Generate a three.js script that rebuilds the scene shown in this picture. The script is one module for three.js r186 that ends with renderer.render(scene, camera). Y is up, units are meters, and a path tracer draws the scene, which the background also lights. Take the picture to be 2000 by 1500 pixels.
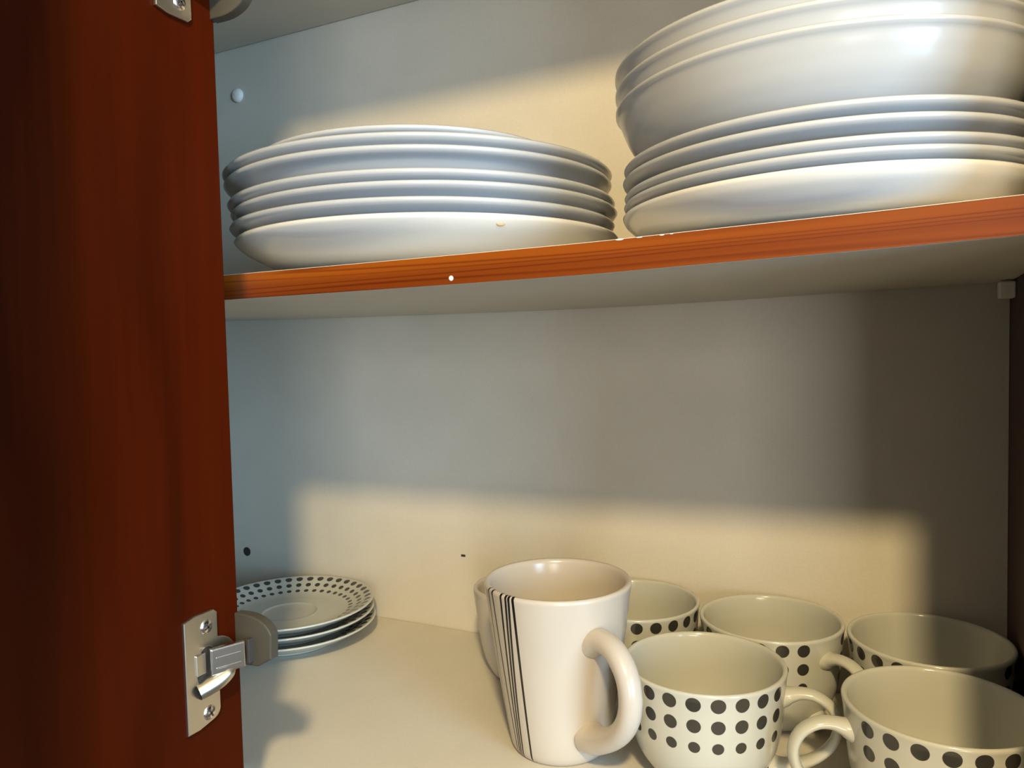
import * as THREE from 'three';
import { RoundedBoxGeometry } from 'three/addons/geometries/RoundedBoxGeometry.js';
import { mergeGeometries, toCreasedNormals } from 'three/addons/utils/BufferGeometryUtils.js';
import { RectAreaLightUniformsLib } from 'three/addons/lights/RectAreaLightUniformsLib.js';

// ---------------------------------------------------------------- camera, sky, lights, exposure
// metres, y up. Cabinet: back panel in the plane z = 0, inside bottom in y = 0; the kitchen lies towards +z.
const scene = new THREE.Scene();
const camera = new THREE.PerspectiveCamera(2 * Math.atan(750 / 1495.6) * 180 / Math.PI, 2000 / 1500, 0.02, 30);
camera.position.set(0, 0.25484, 0.589);
{
  const yaw = 26.4247, pitch = 2.7392, roll = -1.3344, R = Math.PI / 180;
  const f = new THREE.Vector3(-Math.sin(yaw * R) * Math.cos(pitch * R), -Math.sin(pitch * R), -Math.cos(yaw * R) * Math.cos(pitch * R));
  const rt = new THREE.Vector3().crossVectors(f, new THREE.Vector3(0, 1, 0)).normalize(), up = new THREE.Vector3().crossVectors(rt, f);
  const c = Math.cos(roll * R), s = Math.sin(roll * R);
  const x = rt.clone().multiplyScalar(c).addScaledVector(up, s), y = up.clone().multiplyScalar(c).addScaledVector(rt, -s);
  camera.quaternion.setFromRotationMatrix(new THREE.Matrix4().makeBasis(x, y, f.clone().negate()));
}
const renderer = new THREE.WebGLRenderer({ antialias: true });
renderer.toneMapping = THREE.LinearToneMapping;
renderer.toneMappingExposure = 1.0;
renderer.shadowMap.enabled = true;
RectAreaLightUniformsLib.init();

scene.background = new THREE.Color(0.62, 0.78, 1.0);          // overcast daylight outside the windows
// two windows of the kitchen: one in the side wall to the right, one in the wall behind the photographer
const SIDE = { x: 1.5, y0: -0.2, y1: 0.85, z0: 0.72, z1: 1.62 }, FRONT = { z: 2.4, y0: -0.35, y1: 0.75, x0: 0.72, x1: 1.45 };
const sideLight = new THREE.RectAreaLight(new THREE.Color(0.48, 0.75, 1.0), 18.0, SIDE.z1 - SIDE.z0, SIDE.y1 - SIDE.y0);
sideLight.position.set(SIDE.x - 0.01, (SIDE.y0 + SIDE.y1) / 2, (SIDE.z0 + SIDE.z1) / 2);
sideLight.lookAt(-3, sideLight.position.y, sideLight.position.z);
const frontLight = new THREE.RectAreaLight(new THREE.Color(1.0, 0.94, 0.85), 9.5, FRONT.x1 - FRONT.x0, FRONT.y1 - FRONT.y0);
frontLight.position.set((FRONT.x0 + FRONT.x1) / 2, (FRONT.y0 + FRONT.y1) / 2, FRONT.z - 0.01);
frontLight.lookAt(frontLight.position.x, frontLight.position.y, -3);
scene.add(sideLight, frontLight);
const LAMP = new THREE.Vector3(0.222, 0.815, 1.0), LAMP_COLOR = new THREE.Color(1.0, 0.755, 0.385), LAMP_POWER = 4.15;

// ---------------------------------------------------------------- helpers
const taken = {};
function numbered(n) { taken[n] = (taken[n] ?? -1) + 1; return taken[n] ? `${n}_${String(taken[n]).padStart(3, '0')}` : n; }
function shade(o) { o.traverse(m => { if (m.isMesh) { m.castShadow = true; m.receiveShadow = true; } }); return o; }
function thing(name, label, category, pos = [0, 0, 0], group) {
  const o = new THREE.Group(); o.name = numbered(name); o.position.set(...pos);
  o.userData = { label, category }; if (group) o.userData.group = group;
  scene.add(o); return o;
}
function part(name, geo, mat, parent, label) {
  const m = new THREE.Mesh(geo, mat); m.name = numbered(name); m.castShadow = m.receiveShadow = true;
  if (label) m.userData.label = label;
  parent.add(m); return m;
}
function struct(name, geo, mat) {
  const m = new THREE.Mesh(geo, mat); m.name = name; m.castShadow = m.receiveShadow = true; m.userData.kind = 'structure';
  scene.add(m); return m;
}
function copyOf(src, label, pos, turn = 0, group) {
  const r = src.clone(); r.name = numbered(src.name.replace(/_\d{3}$/, '')); r.userData = { ...src.userData, label }; if (group) r.userData.group = group;
  r.position.set(...pos); r.rotation.set(0, turn, 0); scene.add(r); return r;
}
function rng(seed) { let a = seed >>> 0; return () => { a = (a + 0x6D2B79F5) | 0; let t = Math.imul(a ^ (a >>> 15), 1 | a); t = (t + Math.imul(t ^ (t >>> 7), 61 | t)) ^ t; return ((t ^ (t >>> 14)) >>> 0) / 4294967296; }; }
function noise2(seed) {
  const r = rng(seed), N = 256, g = new Float32Array(N * N); for (let i = 0; i < N * N; i++) g[i] = r();
  return (x, y) => {
    const xi = Math.floor(x), yi = Math.floor(y), fx = x - xi, fy = y - yi, u = fx * fx * (3 - 2 * fx), v = fy * fy * (3 - 2 * fy);
    const at = (a, b) => g[((b % N) + N) % N * N + ((a % N) + N) % N];
    return (at(xi, yi) * (1 - u) + at(xi + 1, yi) * u) * (1 - v) + (at(xi, yi + 1) * (1 - u) + at(xi + 1, yi + 1) * u) * v;
  };
}
function dataTexture(w, h, fn, srgb = true) {
  const d = new Uint8Array(w * h * 4);
  for (let y = 0; y < h; y++) for (let x = 0; x < w; x++) {
    const c = fn(x, y), i = (y * w + x) * 4;
    for (let k = 0; k < 3; k++) d[i + k] = Math.max(0, Math.min(255, Math.round(c[k])));
    d[i + 3] = 255;
  }
  const t = new THREE.DataTexture(d, w, h, THREE.RGBAFormat);
  t.magFilter = THREE.LinearFilter; t.minFilter = THREE.LinearMipmapLinearFilter; t.generateMipmaps = true;
  t.wrapS = t.wrapT = THREE.RepeatWrapping; if (srgb) t.colorSpace = THREE.SRGBColorSpace; t.needsUpdate = true;
  return t;
}
function boxUV(g) {                                             // uv in metres, by the face's main direction
  g = g.index ? g.toNonIndexed() : g;
  const p = g.attributes.position, n = g.attributes.normal, uv = new Float32Array(p.count * 2);
  for (let i = 0; i < p.count; i++) {
    const a = [Math.abs(n.getX(i)), Math.abs(n.getY(i)), Math.abs(n.getZ(i))], k = a.indexOf(Math.max(...a));
    uv[2 * i] = k === 0 ? p.getZ(i) : p.getX(i); uv[2 * i + 1] = k === 1 ? p.getZ(i) : p.getY(i);
  }
  g.setAttribute('uv', new THREE.BufferAttribute(uv, 2)); return g;
}
function box(x0, x1, y0, y1, z0, z1, r = 0.0006) {
  const g = new RoundedBoxGeometry(x1 - x0, y1 - y0, z1 - z0, 2, r); g.translate((x0 + x1) / 2, (y0 + y1) / 2, (z0 + z1) / 2);
  return boxUV(g);
}
// one-dimensional smooth curve through points
function curve1(pts) {
  return x => {
    let i = 0; while (i < pts.length - 2 && x > pts[i + 1][0]) i++;
    const [x0, y0] = pts[i], [x1, y1] = pts[i + 1], h = x1 - x0, t = (x - x0) / h;
    const m0 = i ? (y1 - pts[i - 1][1]) / (x1 - pts[i - 1][0]) : (y1 - y0) / h, m1 = i + 2 < pts.length ? (pts[i + 2][1] - y0) / (pts[i + 2][0] - x0) : (y1 - y0) / h;
    const t2 = t * t, t3 = t2 * t;
    return (2 * t3 - 3 * t2 + 1) * y0 + (t3 - 2 * t2 + t) * h * m0 + (-2 * t3 + 3 * t2) * y1 + (t3 - t2) * h * m1;
  };
}
// surface of revolution: a closed profile from the axis below, out, over the rim and back to the axis inside;
// v runs along the profile in arc length (0..1), u round it
function lathe(ctrl, { n = 120, segs = 128, tension = 0.5 } = {}) {
  const c = new THREE.CatmullRomCurve3(ctrl.map(([r, y]) => new THREE.Vector3(r, y, 0)), false, 'centripetal', tension);
  const pts = c.getSpacedPoints(n - 1), len = [0];
  for (let i = 1; i < n; i++) len[i] = len[i - 1] + pts[i].distanceTo(pts[i - 1]);
  const L = len[n - 1], pos = [], nor = [], uv = [], idx = [];
  for (let i = 0; i < n; i++) {
    const a = pts[Math.max(0, i - 1)], b = pts[Math.min(n - 1, i + 1)], dr = b.x - a.x, dy = b.y - a.y, l = Math.hypot(dr, dy) || 1;
    for (let j = 0; j <= segs; j++) {
      const t = j / segs * Math.PI * 2, cs = Math.cos(t), sn = Math.sin(t), r = Math.max(0, pts[i].x);
      pos.push(r * cs, pts[i].y, r * sn); nor.push(dy / l * cs, -dr / l, dy / l * sn); uv.push(j / segs, len[i] / L);
    }
  }
  for (let i = 0; i < n - 1; i++) for (let j = 0; j < segs; j++) {
    const a = i * (segs + 1) + j, b = a + segs + 1;
    idx.push(a, b, a + 1, b, b + 1, a + 1);
  }
  const g = new THREE.BufferGeometry();
  g.setAttribute('position', new THREE.Float32BufferAttribute(pos, 3)); g.setAttribute('normal', new THREE.Float32BufferAttribute(nor, 3));
  g.setAttribute('uv', new THREE.Float32BufferAttribute(uv, 2)); g.setIndex(idx);
  g.userData = { pts, len, L };
  return g;
}
// arc position (0..1) and radius of the point of the profile nearest to a test, on the outside (first) or inside
function arcWhere(g, test) { const { pts, len, L } = g.userData; let best = 1e9, k = 0; pts.forEach((p, i) => { const d = test(p, i / pts.length); if (d < best) { best = d; k = i; } }); return { v: len[k] / L, r: pts[k].x, L }; }
// sweep of an ellipse along a curve in the xy plane: stations [x, y, half width across z, half thickness]
function sweep(st, { n = 60, m = 24 } = {}) {
  const c = new THREE.CatmullRomCurve3(st.map(s => new THREE.Vector3(s[0], s[1], 0)), false, 'centripetal');
  const wide = curve1(st.map((s, i) => [i / (st.length - 1), s[2]])), thick = curve1(st.map((s, i) => [i / (st.length - 1), s[3]]));
  const pos = [], idx = [];
  for (let i = 0; i <= n; i++) {
    const t = i / n, p = c.getPoint(t), d = c.getTangent(t), q = { x: wide(t), y: thick(t) }, nx = -d.y, ny = d.x;
    for (let j = 0; j < m; j++) {
      const a = j / m * Math.PI * 2, u = Math.cos(a) * q.y, v = Math.sin(a) * q.x;
      pos.push(p.x + nx * u, p.y + ny * u, v);
    }
  }
  for (let i = 0; i < n; i++) for (let j = 0; j < m; j++) { const a = i * m + j, b = i * m + (j + 1) % m; idx.push(a, a + m, b, b, a + m, b + m); }
  const g = new THREE.BufferGeometry(); g.setAttribute('position', new THREE.Float32BufferAttribute(pos, 3)); g.setIndex(idx); g.computeVertexNormals();
  return g;
}
function canvasTexture(w, h, draw) {
  const c = document.createElement('canvas'); c.width = w; c.height = h; draw(c.getContext('2d'), w, h);
  const t = new THREE.CanvasTexture(c); t.colorSpace = THREE.SRGBColorSpace; t.wrapS = THREE.RepeatWrapping; t.anisotropy = 8; return t;
}

// ---------------------------------------------------------------- materials
const std = (o) => new THREE.MeshStandardMaterial(o);
const speck = noise2(5), fine = noise2(6);
const melamineMap = dataTexture(512, 512, (x, y) => { const n = fine(x / 1.5, y / 1.5) * 5 + speck(x / 60, y / 60) * 4; return [204 + n - 5, 199 + n - 5, 187 + n - 5]; });
melamineMap.repeat.set(4, 4);
const melamineBump = dataTexture(256, 256, (x, y) => { const n = fine(x * 0.7 + 9, y * 0.7) * 255; return [n, n, n]; }, false);
melamineBump.repeat.set(12, 12);
const melamine = std({ map: melamineMap, roughness: 0.5, bumpMap: melamineBump, bumpScale: 0.00004 });
function woodTexture(w, h, seed, colors, { along = 'y', rings = 9, wave = 0.5, fibre = 1, streak = 1, dark }) {
  const a = noise2(seed), b = noise2(seed + 1), c = noise2(seed + 2);
  return dataTexture(w, h, (px, py) => {
    const s = along === 'y' ? px / w : py / h, t = along === 'y' ? py / h : px / w;   // s across, t along the grain
    const bend = (a(s * 3 + 3, t * 2.2) - 0.5) * wave + (a(s * 7, t * 6 + 11) - 0.5) * wave * 0.35;
    const ring = (s + bend) * rings, f = ring - Math.floor(ring);
    const line = Math.exp(-Math.pow((f - 0.5) / 0.13, 2)) * streak * (0.4 + 0.6 * b(Math.floor(ring) * 3.7, t * 9));
    const fib = (c(s * 190, t * 9) - 0.5) * fibre * 0.5 + (b(s * 60 + 3, t * 3.5) - 0.5) * fibre * 0.6, broad = a(s * 2.5 + 20, t * 1.7) - 0.5 - (dark ? 0.35 * (THREE.MathUtils.smoothstep(s + bend * 0.12, dark[0], dark[1]) - THREE.MathUtils.smoothstep(s + bend * 0.2, dark[2], dark[3])) : 0);
    const k = Math.max(0, Math.min(1, 0.45 + broad * 0.8 - line * 0.5 + fib * 0.35));
    return colors[0].map((v, i) => v + (colors[1][i] - v) * k);
  });
}
const doorMap = woodTexture(512, 1024, 31, [[24, 4, 0], [72, 19, 1]], { rings: 3, wave: 0.8, streak: 0.5, fibre: 0.5, dark: [0.13, 0.21, 0.42, 0.7] });
doorMap.repeat.set(1 / 0.45, 1 / 0.66); doorMap.offset.set(-0.298 / 0.45, 0.05);
const doorWood = new THREE.MeshPhysicalMaterial({ map: doorMap, roughness: 0.45, specularIntensity: 0.1 });
const panelMap = woodTexture(256, 512, 57, [[44, 16, 6], [66, 26, 11]], { rings: 4, wave: 0.6, streak: 0.5, fibre: 0.6 });
panelMap.repeat.set(1 / 0.3, 1 / 0.6);
const panelWood = std({ map: panelMap, roughness: 0.5 });
const edgeMap = woodTexture(2048, 128, 83, [[88, 32, 2], [150, 80, 14]], { along: 'x', rings: 4, wave: 0.6, streak: 1.0, fibre: 0.3 });
const edgeWood = new THREE.MeshPhysicalMaterial({ map: edgeMap, roughness: 0.45, specularIntensity: 0.4 });
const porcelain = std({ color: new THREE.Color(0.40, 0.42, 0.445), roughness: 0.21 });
const litPorcelain = std({ color: new THREE.Color(0.60, 0.60, 0.585), roughness: 0.16 });  // lit copy of porcelain: missing light on the lowest plates put into the colour
const cupBase = [183, 184, 175], DOT = '#34332f';
const cream = std({ color: new THREE.Color(0.48, 0.44, 0.39), roughness: 0.2 });
const nickel = std({ color: new THREE.Color(0.62, 0.58, 0.50), metalness: 1, roughness: 0.32 });
const nickelBright = std({ color: new THREE.Color(0.85, 0.82, 0.78), metalness: 1, roughness: 0.2 });
const nickelDark = std({ color: new THREE.Color(0.085, 0.078, 0.06), metalness: 0.5, roughness: 0.55 });
const whitePlastic = std({ color: new THREE.Color(0.8, 0.8, 0.78), roughness: 0.4 });
const darkHole = std({ color: new THREE.Color(0.03, 0.027, 0.025), roughness: 0.8 });
const plaster = std({ color: new THREE.Color(0.22, 0.20, 0.17), roughness: 0.9 });
const ceilingPaint = std({ color: new THREE.Color(0.30, 0.28, 0.25), roughness: 0.9 });
const floorTile = std({ color: new THREE.Color(0.18, 0.13, 0.09), roughness: 0.5 });
const frameWhite = std({ color: new THREE.Color(0.75, 0.75, 0.73), roughness: 0.5 });

// ---------------------------------------------------------------- the kitchen round the cabinet
const RX0 = -2.2, RX1 = SIDE.x, RZ1 = FRONT.z, RY0 = -1.42, RY1 = 1.1, T = 0.12;
const plainBox = (x0, x1, y0, y1, z0, z1) => { const g = new THREE.BoxGeometry(x1 - x0, y1 - y0, z1 - z0); g.translate((x0 + x1) / 2, (y0 + y1) / 2, (z0 + z1) / 2); return g; };
struct('floor', plainBox(RX0 - T, RX1 + T, RY0 - T, RY0, -0.025 - T, RZ1 + T), floorTile);
struct('ceiling', plainBox(RX0 - T, RX1 + T, RY1, RY1 + T, -0.025 - T, RZ1 + T), ceilingPaint);
struct('wall_back', plainBox(RX0 - T, RX1 + T, RY0, RY1, -0.025 - T, -0.025), plaster);
struct('wall_left', plainBox(RX0 - T, RX0, RY0, RY1, -0.025, RZ1), plaster);
{
  const f = 0.045, glass = new THREE.MeshPhysicalMaterial({ transmission: 1, thickness: 0, roughness: 0, ior: 1.5 });
  // a wall with a window opening, laid out along s (0..1 axis names the run), thick T outwards
  const opening = (bx, name, n, s0, s1, o) => {                   // bx(s0, s1, y0, y1, d0, d1): a box at depth d outwards
    const { a0, a1, y0, y1 } = o;
    struct(name, mergeGeometries([bx(s0, s1, RY0, y0, 0, T), bx(s0, s1, y1, RY1, 0, T), bx(s0, a0, y0, y1, 0, T), bx(a1, s1, y0, y1, 0, T)]), plaster);
    const win = struct(n, mergeGeometries([bx(a0, a1, y0, y0 + f, 0.05, 0.1), bx(a0, a1, y1 - f, y1, 0.05, 0.1), bx(a0, a0 + f, y0 + f, y1 - f, 0.05, 0.1), bx(a1 - f, a1, y0 + f, y1 - f, 0.05, 0.1)]), frameWhite);
    part('window_pane', bx(a0 + f, a1 - f, y0 + f, y1 - f, 0.07, 0.076), glass, win);
  };
  opening((s0, s1, y0, y1, d0, d1) => plainBox(RX1 + d0, RX1 + d1, y0, y1, s0, s1), 'wall_right', 'window_1', -0.025, RZ1, { a0: SIDE.z0, a1: SIDE.z1, y0: SIDE.y0, y1: SIDE.y1 });
  opening((s0, s1, y0, y1, d0, d1) => plainBox(s0, s1, y0, y1, RZ1 + d0, RZ1 + d1), 'wall_front', 'window_2', RX0 - T, RX1 + T, { a0: FRONT.x0, a1: FRONT.x1, y0: FRONT.y0, y1: FRONT.y1 });
}
{
  const t = thing('pendant_lamp', 'bare warm bulb hanging on a cord in front of the cabinet', 'lamp', [LAMP.x, LAMP.y, LAMP.z]);
  const top = RY1 - LAMP.y;
  part('bulb', new THREE.SphereGeometry(0.04, 32, 20), std({ color: 0xffffff, emissive: LAMP_COLOR, emissiveIntensity: 18, roughness: 0.4 }), t);
  const s = new THREE.CylinderGeometry(0.013, 0.015, 0.04, 24); s.translate(0, 0.056, 0); part('socket', s, frameWhite, t);
  const c = new THREE.CylinderGeometry(0.0025, 0.0025, top - 0.086, 12); c.translate(0, (top + 0.066) / 2, 0); part('cord', c, frameWhite, t);
  const k = new THREE.CylinderGeometry(0.04, 0.045, 0.02, 32); k.translate(0, top - 0.01, 0); part('ceiling_rose', k, frameWhite, t);
  const l = new THREE.PointLight(LAMP_COLOR, LAMP_POWER, 0, 2); l.position.copy(LAMP); l.castShadow = true; l.shadow.radius = 2.0; l.shadow.mapSize.set(2048, 2048); l.shadow.bias = -0.0005;
  scene.add(l);
}

// ---------------------------------------------------------------- the cabinet
const W = 0.0685, LX = -0.95, TOP = 0.5641, DEPTH = 0.268, DOORX = -0.307, DOORZ = 0.300;
const cab = thing('wall_cabinet', 'wall cabinet with white melamine inside and an open reddish brown wooden door', 'cabinet');
part('back_panel', box(LX, W, -0.016, TOP + 0.016, -0.008, 0), melamine, cab);
part('bottom_panel', box(LX, W, -0.016, 0, 0.0011, DEPTH), melamine, cab);
part('top_panel', box(LX, W, TOP, TOP + 0.016, 0.0011, DEPTH), melamine, cab);
part('side_panel', box(W, W + 0.016, -0.016, TOP + 0.016, -0.008, DEPTH), panelWood, cab, 'dark reddish brown side panel at the right');
part('side_panel', box(LX - 0.016, LX, -0.016, TOP + 0.016, -0.008, DEPTH), melamine, cab);
for (const y of [-0.016, TOP]) part('edge_band', box(-0.362, W, y, y + 0.016, DEPTH, DEPTH + 0.001, 0.0003), edgeWood, cab);
part('blind_panel', box(LX, -0.362, 0, TOP, DEPTH - 0.016, DEPTH), melamine, cab);
part('door', box(DOORX - 0.018, DOORX, -0.03, 0.595, DOORZ, DOORZ + 0.42, 0.0009), doorWood, cab, 'open reddish brown wooden door with faint vertical grain');

function makeHinge(cy, up) {
  // built about y = 0 for a hinge whose arm sits above its middle; the upper hinge is its mirror image
  const place = g => {
    let q = g.index ? g.toNonIndexed() : g.clone(); q.deleteAttribute('uv');
    if (up < 0) { q.scale(1, -1, 1); turnOver(q); }
    q.translate(0, cy, 0); return q;
  };
  const turnOver = q => { for (const k of ['position', 'normal']) { const P = q.attributes[k].array; for (let i = 0; i < P.length; i += 9) for (let j = 0; j < 3; j++) { const t = P[i + 3 + j]; P[i + 3 + j] = P[i + 6 + j]; P[i + 6 + j] = t; } } };
  // flange of the cup, screwed on the door's inner face: an outline in (z, y), extruded along x
  const s = new THREE.Shape();
  s.moveTo(0.3355, -0.0285); s.lineTo(0.3355, 0.0265); s.lineTo(0.3290, 0.0280); s.lineTo(0.3180, 0.0280); s.lineTo(0.3160, 0.0262); s.lineTo(0.3160, 0.0135);
  s.lineTo(0.3120, 0.0125); s.absarc(0.3175, 0, 0.0136, Math.PI * 0.64, Math.PI * 1.36, false); s.lineTo(0.3160, -0.0135); s.lineTo(0.3160, -0.0225); s.quadraticCurveTo(0.3165, -0.0255, 0.3200, -0.0265); s.lineTo(0.3290, -0.0285);
  s.closePath();
  const cut = new THREE.Path(); cut.absellipse(0.3225, -0.0005, 0.0070, 0.0118, 0, Math.PI * 2, false); s.holes.push(cut);
  const g = new THREE.ExtrudeGeometry(s, { depth: 0.0012, bevelEnabled: true, bevelSize: 0.0004, bevelThickness: 0.0004, bevelSegments: 2, curveSegments: 24 });
  g.rotateY(-Math.PI / 2); g.scale(-1, 1, 1); turnOver(g.index ? g.toNonIndexed() : g);   // x out of the door, z as drawn
  g.translate(DOORX + 0.0004, 0, 0); g.computeVertexNormals();
  const h = part('hinge', place(g), nickel, cab, 'nickel concealed hinge screwed to the door');
  for (const [y, z] of [[0.0210, 0.3226], [-0.0224, 0.3228]]) {
    const head = new THREE.LatheGeometry([[0, 0.0016], [0.0012, 0.0016], [0.0030, 0.0012], [0.0037, 0.0004], [0.0038, 0]].map(p => new THREE.Vector2(...p)).reverse(), 28);
    head.rotateZ(-Math.PI / 2); head.translate(DOORX + 0.0016, y, z);
    const slot1 = new THREE.BoxGeometry(0.0004, 0.0042, 0.0008); slot1.rotateX(0.5); slot1.translate(DOORX + 0.0033, y, z);
    const slot2 = new THREE.BoxGeometry(0.0004, 0.0042, 0.0008); slot2.rotateX(0.5 + Math.PI / 2); slot2.translate(DOORX + 0.0033, y, z);
    part('screw', place(head), nickelBright, h);
    part('screw_slot', place(mergeGeometries([slot1, slot2])), darkHole, h);
  }
  // the cup's dark floor, seen through the cut-out, and the tongue that rises from it
  const cup = new THREE.CylinderGeometry(0.0118, 0.0118, 0.0006, 32); cup.rotateZ(-Math.PI / 2); cup.scale(1, 1, 0.66); cup.translate(DOORX + 0.0004, 0, 0.3222); part('hinge_cup', place(cup), darkHole, h);
  const tongue = sweep([[-0.002, 0, 0.0050, 0.0044], [0.004, 0.0004, 0.0052, 0.0046], [0.0095, 0.0012, 0.0052, 0.0044], [0.0145, 0.0028, 0.0046, 0.0034], [0.0170, 0.0042, 0.0030, 0.0014]], { n: 30, m: 22 });
  tongue.rotateZ(0.22); tongue.rotateY(Math.PI * 0.37); tongue.translate(DOORX + 0.0015, -0.0095, 0.3265); part('spring_tongue', place(tongue), nickel, h);
  // the bright link that swings out of the cup
  const a = new THREE.Vector3(-0.3025, 0.0036, 0.3235), b = new THREE.Vector3(-0.2958, 0.0038, 0.3075), d = b.clone().sub(a), len = d.length();
  const link = new RoundedBoxGeometry(len, 0.0133, 0.0034, 3, 0.0008), ang = Math.atan2(-d.z, d.x);
  const ridge1 = new RoundedBoxGeometry(len * 0.72, 0.0007, 0.0006, 2, 0.0002); ridge1.translate(0, 0.0018, 0.0018);
  const ridge2 = ridge1.clone(); ridge2.translate(0, -0.0052, 0);
  for (const q of [link, ridge1, ridge2]) { q.rotateY(ang); q.translate((a.x + b.x) / 2, (a.y + b.y) / 2, (a.z + b.z) / 2); }
  part('link_arm', place(mergeGeometries([link, ridge1, ridge2])), nickelBright, h);
  const stub = new RoundedBoxGeometry(0.0022, 0.0105, 0.006, 2, 0.0006); stub.translate(-0.3052, 0.0036, 0.3272); part('link_pivot', place(stub), nickel, h);
  // the housing beside the door's edge and the arm that runs behind the edge to the panel
  const k = new THREE.Shape(); k.moveTo(-0.3066, -0.0050); k.lineTo(-0.2920, -0.0042); k.lineTo(-0.2838, 0.0006); k.lineTo(-0.2832, 0.0125); k.quadraticCurveTo(-0.2865, 0.0202, -0.3000, 0.0207); k.lineTo(-0.3066, 0.0205); k.closePath();
  const kg = new THREE.ExtrudeGeometry(k, { depth: 0.0045, bevelEnabled: true, bevelSize: 0.0007, bevelThickness: 0.0007, bevelSegments: 2, curveSegments: 16 }); kg.translate(0, 0, 0.2975);
  const arm = new RoundedBoxGeometry(0.040, 0.016, 0.0085, 2, 0.001); arm.translate(-0.3215, 0.0080, 0.2932);
  const foot = new RoundedBoxGeometry(0.012, 0.030, 0.028, 2, 0.001); foot.translate(-0.3490, 0.0080, 0.2810);
  const slot = new RoundedBoxGeometry(0.0020, 0.0125, 0.0040, 2, 0.0004); slot.translate(-0.2952, 0.0038, 0.3040);
  part('arm_housing', mergeGeometries([kg, arm, foot].map(place)), nickelDark, h);
  part('link_socket', place(slot), darkHole, h);
  return h;
}
makeHinge(0.0988, 1);
makeHinge(0.4440, -1);

// shelf pins under the shelf's corners, the cover cap and the dark plugs in the back panel
{
  for (const [x, z] of [[W - 0.0045, 0.022], [W - 0.0045, 0.2], [LX + 0.0045, 0.03], [LX + 0.0045, 0.2]]) {
    const peg = new RoundedBoxGeometry(0.009, 0.0105, 0.011, 2, 0.0012); peg.translate(x, 0.2834, z); part('shelf_pin', peg, whitePlastic, cab);
  }
  const cap = new THREE.LatheGeometry([[0.0070, 0], [0.0069, 0.0012], [0.0058, 0.0030], [0.0035, 0.0041], [0, 0.0044]].map(p => new THREE.Vector2(...p)), 32);
  cap.rotateX(Math.PI / 2); cap.translate(-0.5963, 0.5171, 0); part('screw_cap', cap, whitePlastic, cab);
  const plug = new THREE.CylinderGeometry(0.0046, 0.0046, 0.0008, 28); plug.rotateX(Math.PI / 2); plug.translate(-0.6089, 0.0464, 0.0002); part('drilled_hole', plug, darkHole, cab, 'small dark hole low on the back panel');
  const nick = new THREE.BoxGeometry(0.0042, 0.0019, 0.0006); nick.translate(-0.3456, 0.0687, 0.0002); part('nick', nick, darkHole, cab, 'tiny dark nick in the back panel');
}

// ---------------------------------------------------------------- the shelf, sagging under the plates
const SD = 0.245, TH = 0.0153, SX0 = LX + 0.002, SX1 = W - 0.0008;
const frontY = curve1([[-0.95, 0.2884], [-0.6, 0.2880], [-0.358, 0.2879], [-0.140, 0.2885], [-0.068, 0.2899], [-0.0077, 0.2910], [0.0435, 0.2923], [0.07, 0.2928]]);
const backY = curve1([[-0.95, 0.2900], [-0.62, 0.2895], [-0.497, 0.2873], [-0.244, 0.2850], [-0.118, 0.2859], [-0.013, 0.2882], [0.056, 0.2893], [0.07, 0.2895]]);
const shelfBottom = (x, z) => backY(x) + (frontY(x) - backY(x)) * Math.min(1, z / SD), shelfTop = (x, z) => shelfBottom(x, z) + TH;
function slab(x0, x1, z0, z1, lo, hi, nx, nz, uvScale, u0 = 0) {
  const pos = [], uv = [], idx = [], put = (x, y, z, u, v) => { pos.push(x, y, z); uv.push(u + u0 * uvScale[0], v); return pos.length / 3 - 1; };
  const X = i => x0 + (x1 - x0) * i / nx, Z = k => z0 + (z1 - z0) * k / nz;
  const quad = (a, b, c, d) => idx.push(a, b, c, a, c, d);
  const grid = (f, nu, nv, flip) => {
    const g = []; for (let i = 0; i <= nu; i++) for (let k = 0; k <= nv; k++) g.push(put(...f(i, k)));
    for (let i = 0; i < nu; i++) for (let k = 0; k < nv; k++) { const a = g[i * (nv + 1) + k], b = g[(i + 1) * (nv + 1) + k], c = g[(i + 1) * (nv + 1) + k + 1], d = g[i * (nv + 1) + k + 1]; flip ? quad(a, d, c, b) : quad(a, b, c, d); }
  };
  const s = uvScale;
  grid((i, k) => [X(i), hi(X(i), Z(k)), Z(k), X(i) * s[0], Z(k) * s[1]], nx, nz, true);
  grid((i, k) => [X(i), lo(X(i), Z(k)), Z(k), X(i) * s[0], Z(k) * s[1]], nx, nz, false);
  grid((i, k) => [X(i), k ? hi(X(i), z1) : lo(X(i), z1), z1, X(i) * s[0], k * s[2]], nx, 1, false);
  grid((i, k) => [X(i), k ? hi(X(i), z0) : lo(X(i), z0), z0, X(i) * s[0], k * s[2]], nx, 1, true);
  grid((i, k) => [x0, i ? hi(x0, Z(k)) : lo(x0, Z(k)), Z(k), Z(k) * s[0], i * s[2]], 1, nz, false);
  grid((i, k) => [x1, i ? hi(x1, Z(k)) : lo(x1, Z(k)), Z(k), Z(k) * s[0], i * s[2]], 1, nz, true);
  const g = new THREE.BufferGeometry(); g.setAttribute('position', new THREE.Float32BufferAttribute(pos, 3)); g.setAttribute('uv', new THREE.Float32BufferAttribute(uv, 2)); g.setIndex(idx); g.computeVertexNormals();
  return g;
}
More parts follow.
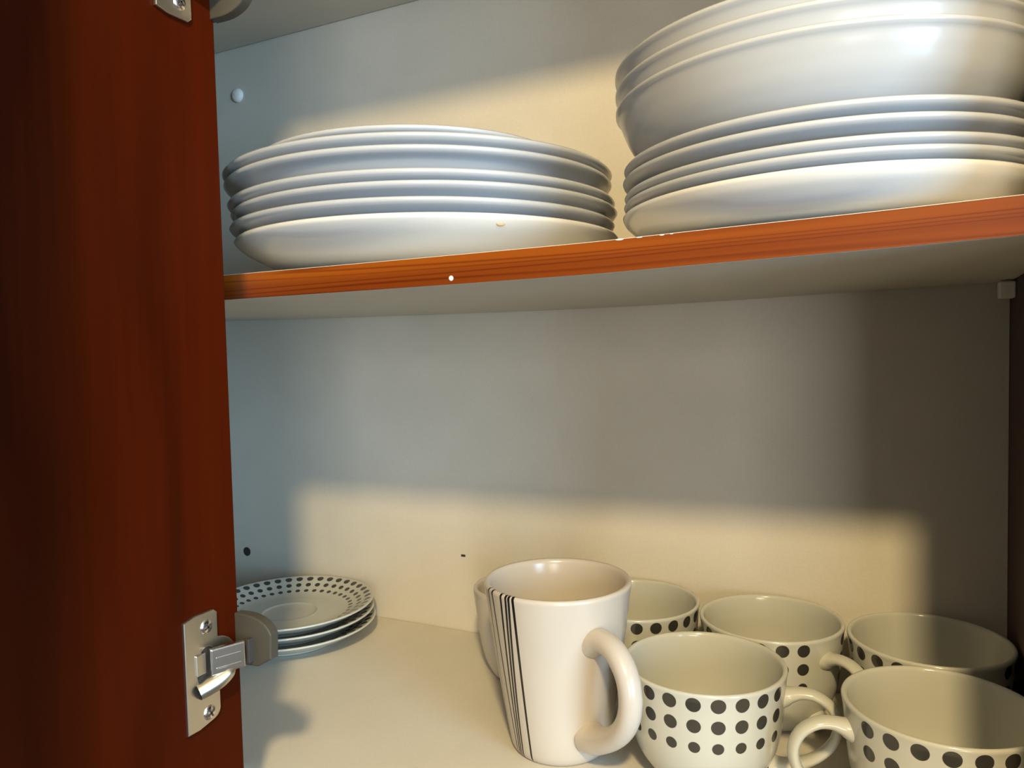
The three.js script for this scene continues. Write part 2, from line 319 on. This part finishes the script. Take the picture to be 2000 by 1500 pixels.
{
  const t = thing('shelf', 'long white shelf with an orange brown wood edge carrying the plates', 'shelf');
  part('shelf_board', slab(SX0, SX1, 0.001, SD - 0.001, shelfBottom, shelfTop, 60, 8, [1, 1, 0.016]), melamine, t);
  part('edge_band', slab(SX0, SX1, SD - 0.001, SD, (x) => frontY(x) + 0.0001, (x) => frontY(x) + TH - 0.0004, 60, 1, [1 / 1.03, 1, 1], 0.95), edgeWood, t, 'orange brown wood edge band with dark wavy grain');
  const dot = new THREE.SphereGeometry(0.0014, 20, 12); dot.scale(1, 1, 0.5); dot.translate(-0.2048, 0.2913, SD); part('white_plug', dot, whitePlastic, t, 'tiny white plug in the edge band');
  const r = rng(3), chips = [];
  for (const [x, w] of [[-0.1135, 0.004], [-0.104, 0.003], [-0.0935, 0.0024], [-0.089, 0.0016]]) {
    const g = new THREE.IcosahedronGeometry(0.0006, 1); g.scale(w / 0.0012, 0.4 + r() * 0.4, 0.4); g.translate(x, frontY(x) + TH - 0.0005, SD); chips.push(g);
  }
  part('chipped_edge', mergeGeometries(chips), whitePlastic, t, 'pale chips in the upper edge of the band');
}

// ---------------------------------------------------------------- plates and bowls on the shelf
function plateGeo(R, H, t, foot = 0.56, full = false) {
  const f = foot * R, h = H / 0.0255;
  if (full) return lathe([                                        // a deeper plate whose side shows
    [0, 0.0022], [f * 0.5, 0.0022], [f - 0.0052, 0.0022], [f - 0.0044, 0.0004], [f - 0.0030, 0], [f, 0], [f + 0.0016, 0.0004], [f + 0.004, 0.0014],
    [R - 0.040, 0.0040 * h], [R - 0.0255, 0.0082 * h], [R - 0.0145, 0.0132 * h], [R - 0.0065, H - 0.0078], [R - 0.0026, H - 0.0048], [R - 0.0006, H - 0.0026], [R, H - 0.0015], [R - 0.0005, H - 0.0005], [R - 0.0018, H], [R - 0.0036, H - 0.0009],
    [R - 0.0080, H - 0.0046], [R - 0.0150, 0.0132 * h + t * 0.9], [R - 0.0255, 0.0082 * h + t], [R - 0.040, 0.0040 * h + t], [f + 0.006, 0.0020 + t], [f * 0.8, t + 0.0006], [f * 0.4, t + 0.0002], [0, t + 0.0002]], { n: 150, segs: 160 });
  // underside from the axis out to the rim, over the rounded lip, and back along the upper side
  return lathe([
    [0, 0.0022], [f * 0.5, 0.0022], [f - 0.0052, 0.0022], [f - 0.0044, 0.0004], [f - 0.0030, 0], [f, 0], [f + 0.0016, 0.0005], [f + 0.004, 0.0020],
    [R - 0.040, 0.0066 * h], [R - 0.0255, 0.0118 * h], [R - 0.0145, 0.0166 * h], [R - 0.0065, H - 0.0060], [R - 0.0028, H - 0.0042], [R - 0.0006, H - 0.0027], [R, H - 0.0015], [R - 0.0005, H - 0.0005], [R - 0.0018, H], [R - 0.0036, H - 0.0009],
    [R - 0.0080, H - 0.0034], [R - 0.0150, 0.0166 * h + t * 0.9], [R - 0.0255, 0.0118 * h + t], [R - 0.040, 0.0066 * h + t], [f + 0.006, 0.0024 + t], [f * 0.8, t + 0.0006], [f * 0.4, t + 0.0002], [0, t + 0.0002]], { n: 150, segs: 160 });
}
const CHIP = 0.70;
const onShelf = (x, z, r, tilt = 0) => { let m = 0; for (let k = 0; k < 48; k++) { const a = k / 24 * Math.PI, px = x + r * Math.cos(a); m = Math.max(m, shelfTop(px, z + r * Math.sin(a)) - tilt * (px - x)); } return m + 0.0001; };
function deepPlateGeo(R, H, t) {                                   // a coupe plate with a steep side
  const f = R * 0.66;
  return lathe([
    [0, 0.0018], [f - 0.006, 0.0018], [f - 0.0044, 0.0004], [f - 0.0030, 0], [f, 0], [f + 0.0016, 0.0003], [f + 0.005, 0.0012], [R - 0.0200, 0.0030], [R - 0.0110, 0.0060], [R - 0.0050, 0.0100], [R - 0.0018, H - 0.0050], [R - 0.0004, H - 0.0024], [R, H - 0.0014], [R - 0.0005, H - 0.0004], [R - 0.0017, H], [R - 0.0034, H - 0.0012],
    [R - 0.0064, 0.0110 + t * 0.4], [R - 0.0125, 0.0062 + t * 0.8], [R - 0.0210, 0.0030 + t], [f, 0.0012 + t], [f * 0.7, t + 0.0004], [f * 0.3, t], [0, t]], { n: 150, segs: 160 });
}
function dish(name, geo, mat, label, category, pos, tilt = 0, group) {
  const m = new THREE.Mesh(geo, mat); m.name = numbered(name); m.castShadow = m.receiveShadow = true; m.userData = { label, category, group };
  m.position.set(...pos); m.rotation.z = tilt; scene.add(m); return m;
}
const ord = ['lowest', 'second from the bottom', 'third from the bottom', 'fourth from the bottom', 'fifth from the bottom', 'sixth from the bottom'];
{ // left stack: six large plates, each resting in the one below, and a smaller one on top
  const x0 = -0.29, z0 = 0.13, base = onShelf(x0, z0, 0.0715), step = 0.0056;
  const rows = [[-0.2895, 0.1290, 0.3282], [-0.2910, 0.1310, 0.3365], [-0.2890, 0.1315, 0.3447], [-0.2900, 0.1330, 0.3508], [-0.2920, 0.1335, 0.3633], [-0.2912, 0.1350, 0.3694]];
  const left = rows.map(([x, z, rim], i) => dish('dinner_plate', plateGeo(0.13, rim - base - i * step, 0.0036, 0.55, i === 0), i ? porcelain : litPorcelain,
    ['large white dinner plate, lowest of the left stack, with a tiny chip under its rim', 'large white dinner plate second from the bottom of the left stack', 'large white dinner plate third from the bottom of the left stack', 'large white dinner plate fourth from the bottom of the left stack', 'deeper large white plate under the topmost large one in the left stack', 'topmost large white dinner plate of the left stack, holding a smaller plate'][i],
    'plate', [x, base + i * step, z], 0, 'large plates in the left stack'));
  const chip = new THREE.IcosahedronGeometry(0.0018, 2); chip.scale(1.5, 0.7, 0.5);
  const ca = CHIP, cg = part('chip', chip, std({ color: new THREE.Color(0.42, 0.32, 0.19), roughness: 0.8 }), left[0], 'small brownish chip under the rim');
  cg.position.set(0.1266 * Math.cos(ca), 0.3282 - base - 0.0054, 0.1266 * Math.sin(ca)); cg.rotation.y = Math.PI / 2 - ca;
  dish('side_plate', plateGeo(0.1, 0.378 - base - 6 * step, 0.0036, 0.52), porcelain, 'smaller white plate lying on top of the left stack of large plates', 'plate', [-0.2890, base + 6 * step, 0.149], 0);
}
{ // right stack: five smaller plates and three deep bowls
  const x = -0.0348, z = 0.161, tilt = 0.012, base = Math.max(onShelf(x, z, 0.0650, tilt), onShelf(x, z, 0.0690, tilt), onShelf(x, z, 0.0740, tilt) - 0.0006), step = 0.0046;
  const rims = [0.3240, 0.3298, 0.3345, 0.3423, 0.3486], dx = [-0.0006, 0.0002, 0.0006, -0.0002, 0.0006];
  rims.forEach((rim, i) => dish('side_plate', i ? plateGeo(0.0983, rim - base - i * step, 0.0030, 0.52) : deepPlateGeo(0.0983, rim - base, 0.0030), i ? porcelain : litPorcelain,
    ['small white plate, lowest of the right stack, standing on the shelf', 'small white plate second from the bottom of the right stack', 'small white plate in the middle of the five under the bowls', 'small white plate second below the bowls in the right stack', 'small white plate directly under the deep bowls of the right stack'][i],
    'plate', [x + dx[i], base + i * step, z], tilt, 'small plates in the right stack'));
  const b0 = base + 5 * step, nest = 0.0074;
  const bowlGeo = (R, H, t) => lathe([
    [0, 0.0030], [R * 0.36, 0.0030], [R * 0.41, 0.0006], [R * 0.44, 0], [R * 0.47, 0.0005], [R * 0.50, 0.0030], [R * 0.61, H * 0.145], [R * 0.745, H * 0.285], [R * 0.855, H * 0.45], [R * 0.920, H * 0.62], [R * 0.960, H * 0.80], [R * 0.985, H * 0.93], [R, H - 0.0020], [R - 0.0004, H - 0.0010], [R - 0.0018, H], [R - 0.0036, H - 0.0008],
    [R * 0.985 - t, H * 0.945], [R * 0.960 - t, H * 0.81], [R * 0.920 - t, H * 0.63], [R * 0.855 - t * 0.9, H * 0.46 + t * 0.3], [R * 0.745 - t * 0.7, H * 0.295 + t * 0.6], [R * 0.60 - t * 0.4, H * 0.145 + t * 0.9], [R * 0.45, 0.0030 + t], [R * 0.2, 0.0028 + t], [0, 0.0028 + t]], { n: 150, segs: 160 });
  [[-0.0360, 0.3780, 0.1628], [-0.0360, 0.3872, 0.1628], [-0.0360, 0.3962, 0.1628]].forEach(([bx, rim, bz], i) => dish('bowl', bowlGeo(0.1, rim - b0 - i * nest, 0.0020), porcelain,
    ['deep white bowl, lowest of three, standing on the right stack of plates', 'white bowl nested between two others on the right stack', 'topmost white bowl of the right stack, cut off by the picture edge'][i], 'bowl', [bx, b0 + i * nest + 0.0004, bz], tilt, 'bowls on the right stack'));
}

// ---------------------------------------------------------------- polka-dot saucers
{
  const R = 0.0745, H = 0.0182;
  const g = lathe([
    [0, 0.0036], [0.030, 0.0036], [0.0370, 0.0032], [0.0385, 0.0004], [0.0395, 0], [0.0410, 0], [0.0422, 0.0006], [0.0435, 0.0034], [0.052, 0.0056], [0.063, 0.0105], [0.0705, 0.0147], [0.0738, H - 0.0016], [R, H - 0.0009], [R - 0.0005, H - 0.0002], [R - 0.0014, H], [R - 0.0026, H - 0.0006],
    [0.0690, 0.0168], [0.0620, 0.0134], [0.0530, 0.0096], [0.0450, 0.0080], [0.0340, 0.0078], [0.0260, 0.0079], [0.0238, 0.0080], [0.0226, 0.0072], [0.0180, 0.0066], [0, 0.0064]], { n: 190, segs: 160 });
  const map = canvasTexture(2048, 1024, (c, w, h) => {
    c.fillStyle = `rgb(${cupBase})`; c.fillRect(0, 0, w, h); c.fillStyle = DOT;
    for (const [r, d] of [[0.0686, 0.0062], [0.0608, 0.0050], [0.0532, 0.0043]]) {
      const a = arcWhere(g, (p, t) => t < 0.45 ? 9 : Math.abs(p.x - r));
      for (let k = 0; k < 42; k++) { c.beginPath(); c.ellipse((k + 0.5) / 42 * w, h - a.v * h, d / 2 / (2 * Math.PI * r) * w, d / 2 / a.L * h, 0, 0, 7); c.fill(); }
    }
  });
  const mat = std({ map, roughness: 0.16 });
  const labels = ['topmost white saucer of three, its dotted upper side showing, by the hinge', 'white dotted saucer in the middle of the stack of three', 'lowest white dotted saucer of the three, standing on the cabinet floor'];
  [[-0.4819, 0.0762], [-0.4818, 0.0762], [-0.4800, 0.0765]].forEach(([x, z], i) => { const m = dish('saucer', g, mat, labels[i], 'saucer', [x, 0.0002 + (2 - i) * 0.0079, z], 0, 'stacked dotted saucers'); m.rotation.y = i * 0.4; });
}

// ---------------------------------------------------------------- polka-dot cups
const MUGFACE = 30.7;
const CR = 0.0468, CH = 0.0682;
const cupGeo = lathe([
  [0, 0.0030], [0.0180, 0.0030], [0.0205, 0.0006], [0.0220, 0], [0.0242, 0], [0.0256, 0.0010], [0.0290, 0.0044], [0.0350, 0.0116], [0.0398, 0.0200], [0.0428, 0.0300], [0.0444, 0.0420], [0.0454, 0.0540], [0.0463, 0.0640], [CR, CH - 0.0012], [CR - 0.0004, CH - 0.0003], [CR - 0.0013, CH], [CR - 0.0025, CH - 0.0006],
  [0.0434, 0.0640], [0.0423, 0.0540], [0.0413, 0.0420], [0.0396, 0.0305], [0.0366, 0.0212], [0.0320, 0.0136], [0.0250, 0.0080], [0.0150, 0.0064], [0, 0.0062]], { n: 190, segs: 144 });
const cupMap = canvasTexture(2048, 1280, (c, w, h) => {
  c.fillStyle = `rgb(${cupBase})`; c.fillRect(0, 0, w, h); c.fillStyle = DOT;
  for (const [y, d] of [[CH - 0.0066, 0.0082], [CH - 0.0186, 0.0077], [CH - 0.0304, 0.0064]]) {
    const a = arcWhere(cupGeo, (p, t) => t > 0.55 ? 9 : Math.abs(p.y - y) + (p.x < 0.03 ? 1 : 0));
    for (let k = 0; k < 20; k++) { c.beginPath(); c.ellipse((24 + k * 16.42) / 360 * w, h - a.v * h, d / 2 / (2 * Math.PI * a.r) * w, d / 2 / a.L * h, 0, 0, 7); c.fill(); }
  }
});
const cupGlaze = std({ map: cupMap, roughness: 0.14 });
const plainGlaze = std({ color: new THREE.Color().setStyle(`rgb(${cupBase})`), roughness: 0.16 });
const earGeo = sweep([
  [0.0428, 0.0530, 0.0090, 0.0072], [0.0452, 0.0534, 0.0073, 0.0056], [0.0478, 0.0543, 0.0061, 0.0043], [0.0535, 0.0560, 0.0051, 0.0032], [0.0610, 0.0556, 0.0048, 0.0029], [0.0690, 0.0506, 0.0047, 0.0029], [0.0728, 0.0425, 0.0047, 0.0029], [0.0716, 0.0330, 0.0047, 0.0029],
  [0.0655, 0.0240, 0.0047, 0.0029], [0.0560, 0.0170, 0.0050, 0.0030], [0.0470, 0.0136, 0.0055, 0.0034], [0.0405, 0.0125, 0.0062, 0.0042], [0.0362, 0.0130, 0.0074, 0.0054]], { n: 90, m: 28 });
function makeCup(label, x, z, azimuth) {
  const t = thing('teacup', label, 'cup', [x, 0.0001, z], 'polka-dot cups'); t.rotation.y = -azimuth * Math.PI / 180;
  part('cup_body', cupGeo, cupGlaze, t, 'white body with three rows of dark grey dots'); part('handle', earGeo, plainGlaze, t, 'plain white ear-shaped handle');
  return t;
}
const cup0 = makeCup('dotted white cup standing close beside the handle of the striped mug', -0.0993, 0.1440, -5);
for (const [label, x, z, a] of [
  ['dotted white cup in the middle of the back row, its handle pointing forward', -0.0740, 0.0535, 33],
  ['dotted white cup in the back right corner of the cabinet', 0.0205, 0.0551, 55],
  ['dotted white cup at the front right, cut off by the picture, its handle pointing left', 0.0222, 0.1500, 160],
  ['dotted white cup at the back, half hidden behind the striped mug', -0.1700, 0.0522, -150]]) copyOf(cup0, label, [x, 0.0001, z], -a * Math.PI / 180, 'polka-dot cups');

// ---------------------------------------------------------------- the striped mug and the small plain cup behind it
{
  const H = 0.1075, R0 = 0.0302, R1 = 0.0467, rad = y => R0 + (R1 - R0) * Math.pow(Math.max(0, y) / H, 0.88);
  const prof = [[0, 0.0026], [0.022, 0.0026], [0.0245, 0.0006], [0.0262, 0], [0.0282, 0], [0.0300, 0.0012]];
  for (const y of [0.004, 0.01, 0.02, 0.035, 0.05, 0.065, 0.08, 0.095, 0.103]) prof.push([rad(y) + 0.0004, y]);
  prof.push([R1 + 0.0002, H - 0.0014], [R1 - 0.0003, H - 0.0004], [R1 - 0.0017, H], [R1 - 0.0032, H - 0.0007]);
  for (const y of [0.1, 0.085, 0.065, 0.045, 0.025, 0.014]) prof.push([rad(y) - 0.0040, y]);
  prof.push([0.0245, 0.0085], [0.016, 0.0072], [0, 0.0070]);
  const g = lathe(prof, { n: 170, segs: 144 });
  const map = canvasTexture(2048, 1280, (c, w, h) => {
    c.fillStyle = 'rgb(185,177,166)'; c.fillRect(0, 0, w, h); c.strokeStyle = '#15110f'; c.lineCap = 'butt';
    const vt = arcWhere(g, (p, t) => t > 0.55 ? 9 : Math.abs(p.y - (H - 0.004)) + (p.x < 0.02 ? 1 : 0)).v, vb = arcWhere(g, (p, t) => t > 0.3 ? 9 : Math.abs(p.y - 0.001) + (p.x < 0.0285 ? 1 : 0)).v;
    // angles in degrees to the left of the side that faces the camera; the handle (u = 0) is 33 degrees to its right
    for (const [a, b, k] of [[64, 76, 10], [58.5, 58, 11], [46.5, 54, 12], [41, 51, 12], [38, 47.5, 12], [34.8, 34.6, 13]]) {
      c.lineWidth = k; c.beginPath(); c.moveTo((MUGFACE + a) / 360 * w, h - vt * h); c.lineTo((MUGFACE + b) / 360 * w, h - vb * h); c.stroke();
    }
  });
  const t = thing('mug', 'tall cream mug with thin black slanting stripes and a large handle', 'mug', [-0.191, 0.0001, 0.1461]); t.rotation.y = -36 * Math.PI / 180;
  part('mug_body', g, std({ map, roughness: 0.2 }), t, 'cream body tapering downwards with thin black stripes');
  part('handle', sweep([
    [0.0392, 0.0790, 0.0102, 0.0092], [0.0430, 0.0806, 0.0092, 0.0082], [0.0490, 0.0824, 0.0078, 0.0071], [0.0580, 0.0822, 0.0072, 0.0066], [0.0670, 0.0780, 0.0071, 0.0064], [0.0740, 0.0695, 0.0070, 0.0063], [0.0764, 0.0590, 0.0070, 0.0063], [0.0745, 0.0480, 0.0070, 0.0063],
    [0.0685, 0.0380, 0.0071, 0.0064], [0.0595, 0.0298, 0.0074, 0.0066], [0.0490, 0.0235, 0.0084, 0.0074], [0.0405, 0.0200, 0.0096, 0.0086], [0.0340, 0.0190, 0.0104, 0.0096]], { n: 100, m: 32 }), cream, t, 'thick rounded cream handle');
}
{
  const R = 0.037, H = 0.07;
  const t = thing('cup', 'small plain cream cup mostly hidden behind the striped mug', 'cup', [-0.2593, 0.0001, 0.06]);
  part('cup_body', lathe([
    [0, 0.003], [0.016, 0.003], [0.0182, 0.0004], [0.0200, 0], [0.0215, 0.0004], [0.0240, 0.004], [0.0285, 0.014], [0.0320, 0.027], [0.0342, 0.043], [0.0360, 0.058], [R, H - 0.0018], [R - 0.0004, H - 0.0005], [R - 0.0017, H], [R - 0.003, H - 0.0007],
    [0.0325, 0.058], [0.0308, 0.043], [0.0286, 0.028], [0.0252, 0.016], [0.018, 0.008], [0, 0.007]], { n: 130, segs: 120 }), cream, t);
  const ear = sweep([[0.0320, 0.054, 0.007, 0.004], [0.0360, 0.0555, 0.0055, 0.0034], [0.0440, 0.0550, 0.0048, 0.0030], [0.0505, 0.0480, 0.0046, 0.0029], [0.0510, 0.0370, 0.0046, 0.0029], [0.0450, 0.0260, 0.0048, 0.003], [0.0370, 0.0210, 0.0055, 0.0034], [0.0290, 0.0200, 0.0065, 0.0036]], { n: 60, m: 24 });
  part('handle', ear, cream, t); t.rotation.y = -75 * Math.PI / 180;
}

shade(scene);
renderer.render(scene, camera);
